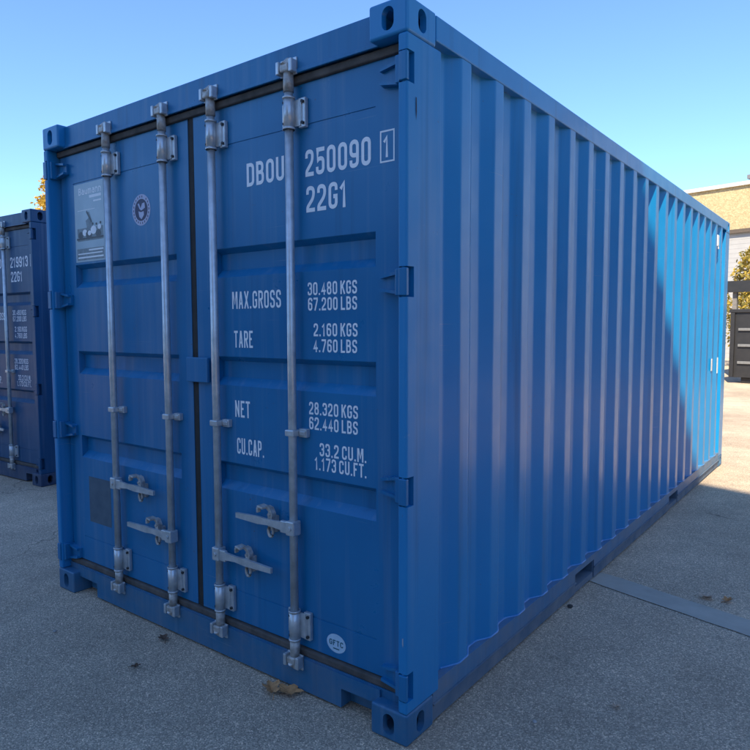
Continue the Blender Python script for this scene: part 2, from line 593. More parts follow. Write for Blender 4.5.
def add_hinge(door, z, side, mat):
    """blade with two raised ribs, knuckle in the slot of the post"""
    s = 1 if side == 'right' else -1
    X = lambda x: x if s > 0 else -W - x
    b = MB()
    def pr(pts, y0, y1):
        b.prism([(X(px), pz) for px, pz in pts], 1, y0, y1)
    # blade
    pr([(-.146, z - .028), (-.045, z - .043), (-.045, z + .043), (-.146, z + .028)], .052, FD + .001)
    # ribs
    pr([(-.142, z + .017), (-.045, z + .033), (-.045, z + .044), (-.142, z + .028)], .036, .053)
    pr([(-.142, z - .028), (-.045, z - .044), (-.045, z - .033), (-.142, z - .017)], .036, .053)
    # link and knuckle
    b.box(*sorted((X(-.060), X(-.030))), .012, .060, z - .046, z + .046, bev=.003)
    b.box(*sorted((X(-.034), X(-.0015))), -.004, .0125, z - .047, z + .047, bev=.003)
    b.cyl((X(-.020), .010, z - .062), (X(-.020), .010, z + .062), .0075, 12)
    return b.build('hinge', mat, door)

def add_rod(door, x, galv, bolt, rail):
    """locking rod with its cams, keepers, guides and clamp"""
    yr = .031
    b = MB()
    b.cyl((x, yr, .150), (x, yr, 2.478), .0170, 20)
    b.build('locking_rod', galv, door)
    for zc, s in ((2.478, 1), (.150, -1)):
        c = MB()
        c.cyl((x, yr, zc - s * .075), (x, yr, zc - s * .002), .0205, 16)
        c.box(x - .024, x + .020, yr - .026, yr + .010, *sorted((zc - s * .004, zc + s * .026)), bev=.006)
        c.cyl((x - .004, yr - .022, zc + s * .020), (x - .004, yr + .006, zc + s * .046), .013, 12)
        c.box(x + .006, x + .030, yr - .020, yr + .010, *sorted((zc + s * .022, zc + s * .045)), bev=.005)
        c.box(x - .034, x - .014, yr - .016, yr + .008, *sorted((zc + s * .008, zc + s * .030)), bev=.005)
        c.build('rod_cam', M['galv_old'] if galv is M['galv'] else galv, door)
        k = MB()
        k.box(x + .022, x + .040, .006, .0415, *sorted((zc - s * .008, zc + s * .040)), bev=.003)
        k.box(x - .046, x - .030, .006, .0415, *sorted((zc - s * .008, zc + s * .040)), bev=.003)
        k.box(x - .046, x + .040, .034, .0415, *sorted((zc - s * .012, zc + s * .052)), bev=.002)
        k.build('cam_keeper', galv, door)
    for za, zb in ((fz(2.250), fz(2.372)), (fz(.237), fz(.362))):
        g = MB()
        g.cyl((x, yr, za), (x, yr, zb), .0222, 20)
        for ze in (za, zb - .008):
            g.cyl((x, yr, ze), (x, yr, ze + .008), .0250, 20)
        g.box(x + .015, x + .048, .044, .050, za + .012, zb - .012, bev=.001)
        g.box(x + .034, x + .070, .048, .066, za + .006, zb - .006, bev=.003)
        g.box(x - .060, x - .018, .054, FD + .001, za + .012, zb - .012, bev=.003)
        g.box(x + .050, x + .054, .043, .049, za + .024, zb - .024, bev=.001)
        for zz in (za + .022, zb - .022):
            g.cyl((x + .059, .040, zz), (x + .059, .049, zz), .0065, 8, mat=1)
            g.cyl((x - .017, yr - .0175, zz), (x - .0140, yr - .0150, zz), .0050, 8, mat=1)
        g.build('rod_guide', [galv, bolt], door)
    zc = fz(1.082)
    g = MB()
    g.box(x - .024, x + .024, .010, .052, zc - .013, zc + .013, bev=.004)
    g.box(x + .018, x + .062, .046, FD + .001, zc - .017, zc + .017, bev=.003)
    g.box(x + .026, x + .058, .040, .047, zc - .009, zc + .009, bev=.003)
    g.build('rod_clamp', galv, door)

def add_handle(door, xr, zc, length, cat_x, mat):
    """flat swing handle on a rod and the hooked catch that holds it"""
    s = 1 if length > 0 else -1
    yr = .031
    b = MB()
    b.box(xr - .022, xr + .022, .006, .052, zc - .030, zc + .030, bev=.005)
    b.box(*sorted((xr + s * .020, xr + s * .060)), .012, .030, zc - .026, zc + .024, bev=.004)
    # the arm is slightly cranked away from the door, then back
    path = [(xr + s * .045, .020, zc), (xr + s * .130, .014, zc + .004), (xr + s * .190, .016, zc + .002), (xr + length, .022, zc - .002)]
    hh = [.018, .012, .016, .011]
    for k in range(3):
        (xa, ya, za), (xb, yb, zb) = path[k], path[k + 1]
        A = [(xa, ya - .006, za - hh[k]), (xa, ya + .006, za - hh[k]), (xa, ya + .006, za + hh[k]), (xa, ya - .006, za + hh[k])]
        B = [(xb, yb - .006, zb - hh[k+1]), (xb, yb + .006, zb - hh[k+1]), (xb, yb + .006, zb + hh[k+1]), (xb, yb - .006, zb + hh[k+1])]
        for i in range(4):
            j = (i + 1) % 4
            b.poly([A[i], A[j], B[j], B[i]])
        if k == 2:
            b.poly(B)
    b.cyl((xr, .000, zc), (xr, .006, zc), .009, 12)
    b.build('door_handle', mat, door)
    c = MB()
    x = cat_x
    c.box(x - .022, x + .022, .046, FD + .001, zc - .060, zc + .030, bev=.004)
    c.prism([(x - .014, zc - .02), (x + .020, zc - .02), (x + .022, zc + .050), (x + .004, zc + .080), (x - .022, zc + .086),
             (x - .026, zc + .072), (x - .006, zc + .060), (x - .010, zc + .040)], 1, .024, .048)
    c.box(x - .062, x - .018, -.002, .040, zc + .070, zc + .084, bev=.004, M=Matrix.Translation((x, 0, zc + .077)) @ Matrix.Rotation(R(8), 4, 'Y') @ Matrix.Translation((-x, 0, -zc - .077)))
    c.box(x - .062, x - .050, -.004, .016, zc + .052, zc + .080, bev=.003)
    c.tube([(x + .018 * math.cos(t), .034, zc - .052 + .032 * math.sin(t)) for t in [k * 2 * math.pi / 14 for k in range(14)]], .0075, 8, closed=True)
    c.cyl((x + .004, .016, zc + .044), (x + .004, .026, zc + .044), .008, 10)
    c.bm.transform(Matrix.Translation((x, .067, zc)) @ Matrix.Diagonal((.78, 1, .76, 1)) @ Matrix.Translation((-x, -.067, -zc)))
    c.build('handle_catch', M['galv_old'], door)

def frame_part(mb_args, name, mat, root):
    b = MB()
    for a in mb_args:
        b.box(*a[:6], bev=a[6] if len(a) > 6 else 0)
    return b.build(name, mat, root)

def make_container(name, label, loc, rz, mp, ms, mr, msill, ml, full):
    root = thing(name, label, 'shipping container', loc, rz, 'blue shipping containers in the yard')
    for sx in (0, 1):
        for sy in (0, 1):
            for top in (0, 1):
                put_casting(root, ms if top else msill, sx, sy, top)
    # corner posts; the door-end posts carry the hinge slots
    for sx in (0, 1):
        X = (lambda x: x) if sx == 0 else (lambda x: -W - x)
        b = MB()
        b.box(*sorted((X(-.040), X(-.0015))), .0015, .218, .118, H - .118, bev=.007, seg=3)
        cuts = []
        for z in HINGE_Z:
            c = MB()
            c.box(*sorted((X(-.036), X(.02))), -.02, .043, z - .052, z + .052)
            cuts.append(c)
        me = bool_mesh(b, cuts, 'corner_post')
        me.materials.append(M['blue_post'] if full else ms)
        o = bpy.data.objects.new('corner_post', me)
        COL.objects.link(o)
        o.parent = root
        b = MB()
        b.box(*sorted((X(-.10), X(-.0015))), LEN - .20, LEN - .0015, .118, H - .118, bev=.006)
        b.build('corner_post', ms, root)
    # door header with its lip, and the sill with two notches
    frame_part([(-W + .150, -.150, .041, .110, 2.478, 2.583, .004), (-W + .05, -.05, .105, .17, 2.35, 2.56),
                (-W + .150, -.150, .036, .046, 2.469, 2.484, .002)], 'header', mp, root)
    b = MB()
    xs0, xs1 = -W + .150, -.150
    n0, n1 = -W + .338, -.338
    b.prism([(xs0, .146), (xs0, .090), (n0, .088), (n0, .012), (n1, .012), (n1, .088), (xs1, .090), (xs1, .146)], 1, .040, .120)
    b.box(-W + .045, -.045, .050, .16, .1185, .150)
    b.box(n0 - .16, n0, .10, .13, .012, .086)
    b.box(n1, n1 + .16, .10, .13, .012, .086)
    b.build('sill', msill, root)
    # dusty rubber along header and sill, black rubber round the leaves
    frame_part([(-W + .045, -.045, .052, .100, 2.437, 2.468, .006)], 'weather_strip', M['rubber_dusty'], root)
    frame_part([(-W + .045, -.045, .052, .100, .150, .180, .006)], 'weather_strip', M['rubber_dusty'], root)
    # rails
    for sx in (0, 1):
        X = (lambda x: x) if sx == 0 else (lambda x: -W - x)
        frame_part([(*sorted((X(-.060), X(0))), .178, LEN - .178, 2.497, 2.585, .004),
                    (*sorted((X(-.075), X(-.055))), .178, LEN - .178, 2.48, 2.50)], 'top_rail', ms, root)
        b = MB()
        prof = [(X(-.048), .158), (X(-.003), .158), (X(-.003), .081), (X(-.048), .081)]
        segs = [(.178, 1.66), (1.97, 3.76), (4.05, LEN - .178)]
        for a, c in segs:
            b.prism(prof, 1, a, c)
        for a, c in ((1.66, 1.97), (3.76, 4.05)):
            b.prism([(X(-.048), .158), (X(-.003), .158), (X(-.003), .122), (X(-.048), .122)], 1, a, c)
        b.build('bottom_rail', mr, root)
        b = MB()
        b.prism([(X(-.048), .080), (X(.004), .080), (X(.004), .074), (X(-.004), .072), (X(-.004), .012), (X(-.048), .012)], 1, .178, 1.66)
        b.prism([(X(-.048), .080), (X(.004), .080), (X(.004), .074), (X(-.004), .072), (X(-.004), .012), (X(-.048), .012)], 1, 1.97, 3.76)
        b.prism([(X(-.048), .080), (X(.004), .080), (X(.004), .074), (X(-.004), .072), (X(-.004), .012), (X(-.048), .012)], 1, 4.05, LEN - .178)
        b.build('rail_flange', M['dirty'], root)
        for a, c in ((1.66, 1.97), (3.76, 4.05)):
            b = MB()
            for q in (a + .004, c - .004):
                b.box(*sorted((X(-.70), X(-.012))), q - .004, q + .004, .012, .121)
            b.box(*sorted((X(-.70), X(-.008))), a + .0081, c - .0081, .012, .046)
            b.build('fork_pocket', M['dirty'], root)
        # corrugated side sheet
        r = []
        def put(y, d): r.append((y, d, 1))
        pts = [(.200, .039), (.296, .039, 1)]
        y = .364
        while y + .072 < 5.72:
            pts += [(y, .003, 1), (y + .072, .003, 1), (y + .140, .039, 1), (y + .208, .039, 1)]
            y += .276
        pts[-1] = (LEN - .16, .039)
        prof = rounded(pts, .008, False, 3)
        b = MB()
        rows = []
        NZ = 30
        for j in range(NZ + 1):
            z = .158 + (2.498 - .158) * j / NZ
            amp = math.sin(math.pi * j / NZ) ** .5 if 0 < j < NZ else 0
            rows.append([b.bm.verts.new((X(-p.y + amp * .0016 * mnoise(Vector((p.x * 2.6, z * 1.9, 3.1 + sx)))),
                                         p.x + amp * .0022 * mnoise(Vector((p.x * 3.1, z * 2.2, 9.7 + sx))), z)) for p in prof])
        for lo, hi in zip(rows, rows[1:]):
            for k in range(len(prof) - 1):
                b.bm.faces.new((lo[k], lo[k + 1], hi[k + 1], hi[k])).smooth = True
        sp = b.build('side_panel', ms, root)
        wnm = sp.modifiers.new('weighted', 'WEIGHTED_NORMAL')
        wnm.weight = 90
        if sx == 0:
            w = MB()
            w.tube([(-(p.y) + .0015 + rnd.uniform(-.0015, .0015), p.x, .1598) for p in prof if p.x > .215], .0042, 6)
            w.build('sealant_bead', M['bead'] if full else mr, sp)
    # roof, far end, floor
    b = MB()
    b.box(-W + .05, -.05, .10, LEN - .10, 2.555, 2.565)
    b.build('roof_panel', ms, root)
    b = MB()
    for k in range(12):
        xa = -W + .09 + k * .19
        b.prism([(xa, LEN - .05), (xa + .04, LEN - .015), (xa + .12, LEN - .015), (xa + .16, LEN - .05), (xa + .16, LEN - .06), (xa, LEN - .06)], 2, .12, 2.50)
    b.box(-W + .05, -.05, LEN - .08, LEN - .06, .05, 2.56)
    b.box(-W + .16, -.16, LEN - .10, LEN - .004, 2.46, 2.58)
    b.box(-W + .16, -.16, LEN - .10, LEN - .004, .02, .15)
    b.build('end_panel', ms, root)
    b = MB()
    b.box(-W + .055, -.055, .16, LEN - .1, .150, .157)
    for k in range(14):
        b.box(-W + .055, -.055, .30 + k * .42, .35 + k * .42, .03, .149)
    b.build('underframe', M['underside'], root)
    # doors
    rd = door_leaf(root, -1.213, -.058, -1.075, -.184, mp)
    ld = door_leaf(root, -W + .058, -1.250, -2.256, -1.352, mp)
    for door, x0, x1, side in ((rd, -1.213, -.058, 'right'), (ld, -W + .058, -1.250, 'left')):
        g = MB()
        if side == 'right':
            g.box(x0 - .0205, x0 + .004, .0655, .110, .182, 2.437, bev=.003)
        else:
            g.box(x1 - .003, x1 + .0160, .0700, .112, .182, 2.437, bev=.003)
        g.build('door_gasket', M['rubber'], door)
        g = MB()
        xo = x1 if side == 'right' else x0
        g.box(xo - .014, xo + .014, .104, .118, .182, 2.436)
        g.build('door_gasket', M['rubber'], door)
        for z in HINGE_Z:
            add_hinge(door, z, side, mp)
        for x in RODS[side]:
            add_rod(door, x, M['galv'], M['bolt'], mp)
    (l1, l2), (r1, r2) = RODS['left'], RODS['right']
    add_handle(ld, l1, .690, .345, l1 + .215, M['galv'])
    add_handle(ld, l2, .496, -.355, l2 - .115, M['galv'])
    add_handle(rd, r2, .688, -.335, r2 - .135, M['galv'])
    add_handle(rd, r1, .486, .345, r1 + .190, M['galv'])
    # keeper plate lapping over the gap between the leaves
    frame_part([(-1.270, -1.118, .044, .060, fz(1.253), fz(1.364), .003), (-1.2695, -1.258, .058, .068, fz(1.253), fz(1.364), .001)], 'door_lap_plate', mp, root)
    # lettering
    t = MB()
    yl = FD - .0009
    def w(s, x0, x1, z0, z1, wt=.155):
        write(t, s, fx(x0), fx(x1), fz(z0), fz(z1), yl, wt)
    if full:
        w('DBOU', -.831, -.614, 2.078, 2.172)
        w('250090', -.500, -.183, 2.073, 2.173)
    else:
        w('DBOU', -.831, -.614, 2.078, 2.172)
        w('219913', -.500, -.183, 2.073, 2.173)
    w('1', -.127, -.103, 2.088, 2.164)
    bx0, bx1, bz0, bz1 = fx(-.143), fx(-.080), fz(2.071), fz(2.181)
    q = .006
    for a in ((bx0, bx1, bz0, bz0 + q), (bx0, bx1, bz1 - q, bz1), (bx0, bx0 + q, bz0 + q, bz1 - q), (bx1 - q, bx1, bz0 + q, bz1 - q)):
        t.poly([(a[0], yl, a[2]), (a[1], yl, a[2]), (a[1], yl, a[3]), (a[0], yl, a[3])])
    w('22G1', -.497, -.294, 1.938, 2.036)
    w('MAX.GROSS', -.935, -.641, 1.577, 1.650, .135)
    w('TARE', -.927, -.810, 1.412, 1.484, .135)
    w('NET', -.928, -.834, 1.112, 1.184, .135)
    w('CU.CAP.', -.920, -.752, .952, 1.022, .135)
    w('30.480 KGS', -.494, -.249, 1.621, 1.671)
    w('67.200 LBS', -.493, -.249, 1.562, 1.612)
    w('2.160 KGS', -.465, -.247, 1.463, 1.513)
    w('4.760 LBS', -.467, -.250, 1.402, 1.452)
    w('28.320 KGS', -.493, -.247, 1.157, 1.207)
    w('62.440 LBS', -.493, -.248, 1.098, 1.148)
    w('33.2 CU.M.', -.439, -.208, .997, 1.049)
    w('1.173 CU.FT.', -.465, -.208, .940, .992)
    for v in t.bm.verts:
        v.co.y -= .0
    t.build('lettering', ml, rd, normals=False)
    return root, ld, rd

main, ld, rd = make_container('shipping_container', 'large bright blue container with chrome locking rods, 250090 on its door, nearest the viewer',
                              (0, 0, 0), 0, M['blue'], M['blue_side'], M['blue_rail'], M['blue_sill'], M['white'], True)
main['label'] = 'large bright blue container numbered 250090 with four locking rods, filling the picture'
other, _, _ = make_container('shipping_container', 'dark navy container numbered 219913 at the left edge, partly hidden',
                             (-4.93, 1.11, 0), R(3), M['navy'], M['navy'], M['navy_dark'], M['navy_dark'], M['lilac'], False)

# ------------------------------------------------------------------ stickers of the near container
M['poster'] = simple('poster_paper', (0.46, 0.57, 0.62), 0.35, c2=(0.36, 0.48, 0.54), scale=9)
M['poster_dark'] = simple('poster_print', (0.05, 0.06, 0.07), 0.4, c2=(0.10, 0.11, 0.12), scale=60)
M['poster_mid'] = simple('poster_tint', (0.15, 0.19, 0.21), 0.4, c2=(0.27, 0.33, 0.36), scale=40)
M['emblem'] = simple('emblem_ink', (0.022, 0.018, 0.085), 0.4)
M['emblem_white'] = simple('emblem_white', (0.55, 0.56, 0.70), 0.4, c2=(0.42, 0.43, 0.60), scale=70)
M['oval'] = simple('oval_sticker', (0.52, 0.68, 0.80), 0.35, c2=(0.42, 0.60, 0.74), scale=50)
M['teal'] = simple('teal_ink', (0.03, 0.16, 0.22), 0.4)
M['patch'] = simple('faded_patch', (0.095, 0.14, 0.18), 0.75, c2=(0.06, 0.10, 0.14), scale=14)

def rect(mb, x0, x1, z0, z1, y, mat=0):
    mb.poly([(x0, y, z0), (x1, y, z0), (x1, y, z1), (x0, y, z1)], mat)

def ellipse(mb, cx, cz, rx, rz, y, mat=0, n=40):
    mb.poly([(cx + rx * math.cos(2 * math.pi * k / n), y, cz + rz * math.sin(2 * math.pi * k / n)) for k in range(n)], mat)

p = MB()
px0, px1, pz0, pz1 = fx(-2.196), fx(-1.910), fz(1.850), fz(2.260)
PW, PH = px1 - px0, pz1 - pz0
y = FD - .0012
U = lambda u: px0 + u * PW
V = lambda v: pz0 + v * PH
p.box(px0, px1, y, FD - .0002, pz0, pz1)
y -= .0004
write(p, 'Baumann', U(.16), U(.93), V(.855), V(.945), y, .18, 1)
for u0, u1, v0, v1 in ((.52, .92, .80, .835), (.66, .92, .745, .765), (.10, .70, .655, .662)):
    rect(p, U(u0), U(u1), V(v0), V(v1), y, 1)
rect(p, U(.08), U(.96), V(.265), V(.43), y, 3)                       # yard in the printed picture
def blob(pts, mat, dy):
    p.poly([(U(u), y - dy, V(v)) for u, v in pts], mat)
blob([(.42, .42), (.38, .52), (.48, .55), (.44, .62), (.50, .63), (.62, .47), (.62, .42)], 3, .0002)
blob([(.40, .63), (.43, .65), (.60, .50), (.57, .48)], 2, .0004)
for cx, cz, rr, mt in ((.20, .34, .09, 2), (.34, .37, .08, 1), (.48, .34, .11, 2), (.64, .39, .10, 1), (.50, .36, .06, 1), (.80, .34, .09, 2), (.74, .46, .03, 2), (.88, .47, .03, 2), (.62, .47, .03, 2), (.84, .42, .06, 1), (.18, .31, .05, 1)):
    ellipse(p, U(cx), V(cz), rr * PW, rr * .55 * PH, y - .0006 - cx * .0004, mt, 9)
rect(p, U(.06), U(.97), V(.285), V(.305), y - .0014, 2)
rect(p, U(.05), U(.97), V(.02), V(.17), y, 3)
for u0, u1, v0, v1 in ((.46, .95, .135, .155), (.08, .92, .095, .110), (.08, .95, .045, .065)):
    rect(p, U(u0), U(u1), V(v0), V(v1), y - .0004, 1)
p.build('poster', [M['poster'], M['white'], M['poster_dark'], M['poster_mid']], ld)

e = MB()
ex, ez, er = fx(-1.583), fz(2.066), .076
ellipse(e, ex, ez, er, er, FD - .0010, 0)
ellipse(e, ex, ez, er * .70, er * .70, FD - .0014, 1)
for k in range(22):
    t = 2 * math.pi * k / 22
    if 0.9 < t < 1.2:
        continue
    cx, cz = ex + er * .84 * math.cos(t), ez + er * .84 * math.sin(t)
    rect(e, cx - .003, cx + .003, cz - .005, cz + .005, FD - .0014, 1)
def emb(pts, m):
    e.poly([(ex + er * a, FD - .0018, ez + er * b) for a, b in pts], m)
emb([(-.38, .40), (-.22, .44), (-.06, .10), (.12, .40), (.38, .44), (.42, .10), (.20, .02), (.02, -.04), (-.16, .06)], 0)
emb([(-.30, -.06), (-.04, -.14), (.28, -.10), (.30, -.34), (.02, -.60), (-.22, -.42)], 0)
e.build('round_emblem', [M['emblem_white'], M['emblem']], ld)

f = MB()
rect(f, fx(-2.145), fx(-1.932), fz(.433), fz(.685), FD - .0008)
f.build('faded_patch', M['patch'], ld)

o = MB()
ox, oz = fx(-.361), fz(.264)
ellipse(o, ox, oz, .049, .038, FD - .0010, 0)
write(o, 'GFTC', ox - .036, ox + .036, oz - .010, oz + .013, FD - .0014, .2, 1)
rect(o, ox - .016, ox + .016, oz - .024, oz - .019, FD - .0014, 1)
o.build('oval_sticker', [M['oval'], M['teal']], rd)

# scuffed paint flakes on the right post, labels and vent on the long side
M['scuff'] = simple('bare_primer', (0.45, 0.50, 0.55), 0.7)
M['label_white'] = simple('label_white', (0.78, 0.78, 0.75), 0.5)
s = MB()
for yy, zz, h in ((5.30, 1.12, .12), (5.60, 1.10, .16)):
    s = MB()
    s.box(-.0025, .0010, yy, yy + .05, zz - h / 2, zz + h / 2)
    s.build('side_label', M['label_white'], main)
s = MB()
s.box(-.030, .0015, 5.42, 5.49, 2.29, 2.40, bev=.006)
s.box(.0005, .004, 5.43, 5.48, 2.262, 2.285, bev=.001)
s.build('air_vent', [M['label_white']], main)

M['chip'] = simple('paint_chip', (0.02, 0.03, 0.06), 0.7)
s = MB()
s.poly([(.0006, .0500, 2.272), (.0006, .0550, 2.270), (.0006, .0560, 2.225), (.0006, .0530, 2.195), (.0006, .0500, 2.225)])
s.build('paint_chip', M['chip'], main)
s = MB()
s.poly([(-.0205, .0006, .398), (-.0165, .0006, .400), (-.0160, .0006, .375), (-.0175, .0006, .366), (-.0210, .0006, .378)])
s.build('paint_chip', M['scuff'], main)

# ------------------------------------------------------------------ dry leaves and bits on the ground
def leaf_mat(name, a, b):
    return simple(name, a, 0.75, c2=b, scale=60, bmp=0.4)
LEAF = [leaf_mat('dry_leaf_tan', (0.58, 0.30, 0.12), (0.34, 0.16, 0.06)), leaf_mat('dry_leaf_brown', (0.14, 0.075, 0.04), (0.07, 0.04, 0.025)),
        leaf_mat('dry_leaf_pale', (0.62, 0.48, 0.36), (0.38, 0.25, 0.16))]
def leaf(x, y, size, rz, mat, label, curl=.35, seed=1):
    r = random.Random(seed)
    b = MB()
    n = 22
    rim = []
    for k in range(n):
        t = 2 * math.pi * k / n
        lobes = 1 + .28 * math.cos(5 * t) + r.uniform(-.08, .08)
        rim.append((math.cos(t) * size * .62 * lobes, math.sin(t) * size * .42 * lobes))
    def hgt(px, py):
        return .008 + abs(py) * curl + (px / size) ** 2 * size * .18 + r.uniform(0, .006)
    rv = [b.bm.verts.new((px, py, hgt(px, py))) for px, py in rim]
    mid = [b.bm.verts.new((px * .5, py * .5, hgt(px * .5, py * .5))) for px, py in rim]
    c = b.bm.verts.new((0, 0, .004))
    for k in range(n):
        j = (k + 1) % n
        b.bm.faces.new((rv[k], rv[j], mid[j], mid[k]))
        b.bm.faces.new((mid[k], mid[j], c))
    b.tube([(-size * .55, 0, .010), (-size * .8, .004, .012), (-size * 1.0, .012, .006)], .0016, 5)
    o = b.build('dry_leaf', mat, loc=(x, y, 0), normals=False)
    o.rotation_euler = (0, 0, rz)
    return tag(o, label, 'leaf', 'fallen leaves on the asphalt')
leaf(-.655, -.030, .075, 2.6, LEAF[0], 'curled tan leaf lying against the door sill of the near container', .5, 3)
leaf(-.585, .002, .085, .4, LEAF[0], 'flatter tan leaf touching its curled neighbour below the door sill', .25, 4)
leaf(.590, 2.060, .060, .3, LEAF[2], 'pale dry leaf beside the smooth strip, left one of the pair', .4, 5)
leaf(.690, 2.080, .050, 1.3, LEAF[0], 'brown dry leaf beside the smooth strip, right one of the pair', .5, 6)
leaf(-1.395, -.030, .050, 2.9, LEAF[1], 'dark brown leaf on the asphalt below the left door', .3, 8)
leaf(-1.270, -.260, .030, 1.1, LEAF[1], 'tiny dark leaf scrap on open asphalt before the left door', .3, 9)
leaf(.520, .700, .024, .6, LEAF[2], 'small pale leaf scrap on open asphalt right of the container', .4, 10)

def stone(x, y, r, label, mat):
    b = bmesh.new()
    bmesh.ops.create_icosphere(b, subdivisions=2, radius=r)
    q = random.Random(int(x * 1000) + 77)
    for v in b.verts:
        v.co *= q.uniform(.78, 1.12)
        v.co.z = v.co.z * .6 + r * .45
    mb = MB()
    mb._add(b)
    tag(mb.build('stone', mat, loc=(x, y, 0)), label, 'stone', 'loose stones on the asphalt')
M['stone'] = simple('dark_stone', (0.06, 0.058, 0.055), 0.9, bmp=.4)
M['stone_pale'] = simple('pale_stone', (0.42, 0.40, 0.37), 0.9, bmp=.4)
stone(.030, 1.50, .016, 'dark stone against the long bottom rail of the near container', M['stone'])
stone(-1.90, -.30, .010, 'small pale stone on the asphalt left of the dark leaf', M['stone_pale'])
stone(.30, .42, .009, 'small pale stone near the pale leaf scrap, right of the container', M['stone_pale'])

# ------------------------------------------------------------------ sunlit background
def pebble(name, c, c2, scale):
    m, nt, p = new_mat(name)
    v = tex_coord(nt)
    vo = nt.nodes.new('ShaderNodeTexVoronoi')
    vo.inputs['Scale'].default_value = scale
    nt.links.new(v, vo.inputs['Vector'])
    k = ramp(nt, vo.outputs['Color'], [(0.2, 0.0), (0.8, 1.0)])
    k2 = ramp(nt, noise(nt, v, scale * .35, 5), [(0.35, 0.0), (0.65, 1.0)])
    col = mix(nt, mix(nt, 0.12, k, k2), c2, c)
    nt.links.new(col, p.inputs['Base Color'])
    p.inputs['Roughness'].default_value = 0.9
    bump(nt, p, vo.outputs['Distance'], 0.5, 0.02)
    return m
M['beige'] = pebble('beige_pebbledash', (0.47, 0.375, 0.215), (0.35, 0.275, 0.15), 15.0)
M['cap'] = simple('parapet_metal', (0.72, 0.70, 0.66), 0.5)
M['siding'] = simple('pale_siding', (0.36, 0.36, 0.36), 0.6, var=.12, scale=3)
M['brown_trim'] = simple('brown_trim', (0.10, 0.075, 0.055), 0.6)
M['glass'] = simple('dark_window_glass', (0.02, 0.025, 0.03), 0.08)
M['roofing'] = simple('grey_roofing', (0.16, 0.16, 0.17), 0.8)

bld = thing('office_building', 'beige pebbled building with white parapet cap behind the container', 'building', (-4.5, 32.7, 0), R(-11.5))
b = MB(); b.box(-14, 40, 0, 14, 5.95, 7.9); b.build('upper_wall', M['beige'], bld)
b = MB(); b.box(-14, 40, -.08, -.001, 5.78, 5.95); b.build('cornice', M['brown_trim'], bld)
b = MB(); b.box(-14, 40, .10, 14, 0, 5.949); b.build('lower_wall', M['siding'], bld)
b = MB()
for k in range(26):
    b.box(-14, 40, .094, .099, .25 + k * .21, .27 + k * .21)
b.build('siding_ribs', M['siding'], bld)
b = MB(); b.box(-14.1, 40.1, -.14, 14.1, 7.9, 8.06); b.build('parapet_cap', M['cap'], bld)
vent = thing('roof_unit', 'low grey unit standing on the beige building roof', 'roof unit', (-4.5, 32.7, 8.06), R(-11.5))
b = MB(); b.box(.75, 6.5, 1.2, 4.5, 0, .32); b.build('housing', M['cap'], vent)
b = MB(); b.box(.55, 6.7, 1.0, 4.7, .321, .50); b.build('lid', M['roofing'], vent)

def leafmat(name, cols):
    m, nt, p = new_mat(name)
    g = nt.nodes.new('ShaderNodeNewGeometry')
    st = [(i / max(1, len(cols) - 1), c) for i, c in enumerate(cols)]
    nt.links.new(ramp(nt, g.outputs['Random Per Island'], st), p.inputs['Base Color'])
    p.inputs['Roughness'].default_value = 0.6
    tr = nt.nodes.new('ShaderNodeBsdfTranslucent')
    tr.inputs['Color'].default_value = (*cols[len(cols) // 2], 1)
    ms = nt.nodes.new('ShaderNodeMixShader')
    ms.inputs[0].default_value = 0.3
    out = nt.nodes['Material Output']
    nt.links.new(p.outputs[0], ms.inputs[1])
    nt.links.new(tr.outputs[0], ms.inputs[2])
    nt.links.new(ms.outputs[0], out.inputs['Surface'])
    return m
M['yellow_leaf'] = leafmat('autumn_leaves', [(0.36, 0.25, 0.03), (0.44, 0.31, 0.045), (0.27, 0.22, 0.045), (0.13, 0.13, 0.035)])
M['gold_leaf'] = leafmat('golden_leaves', [(0.45, 0.28, 0.03), (0.52, 0.36, 0.05), (0.34, 0.20, 0.03)])
M['green_leaf'] = leafmat('olive_leaves', [(0.10, 0.11, 0.03), (0.20, 0.18, 0.04), (0.06, 0.08, 0.02)])
M['bark'] = simple('bark', (0.13, 0.10, 0.075), 0.9, c2=(0.06, 0.05, 0.04), bmp=.5)

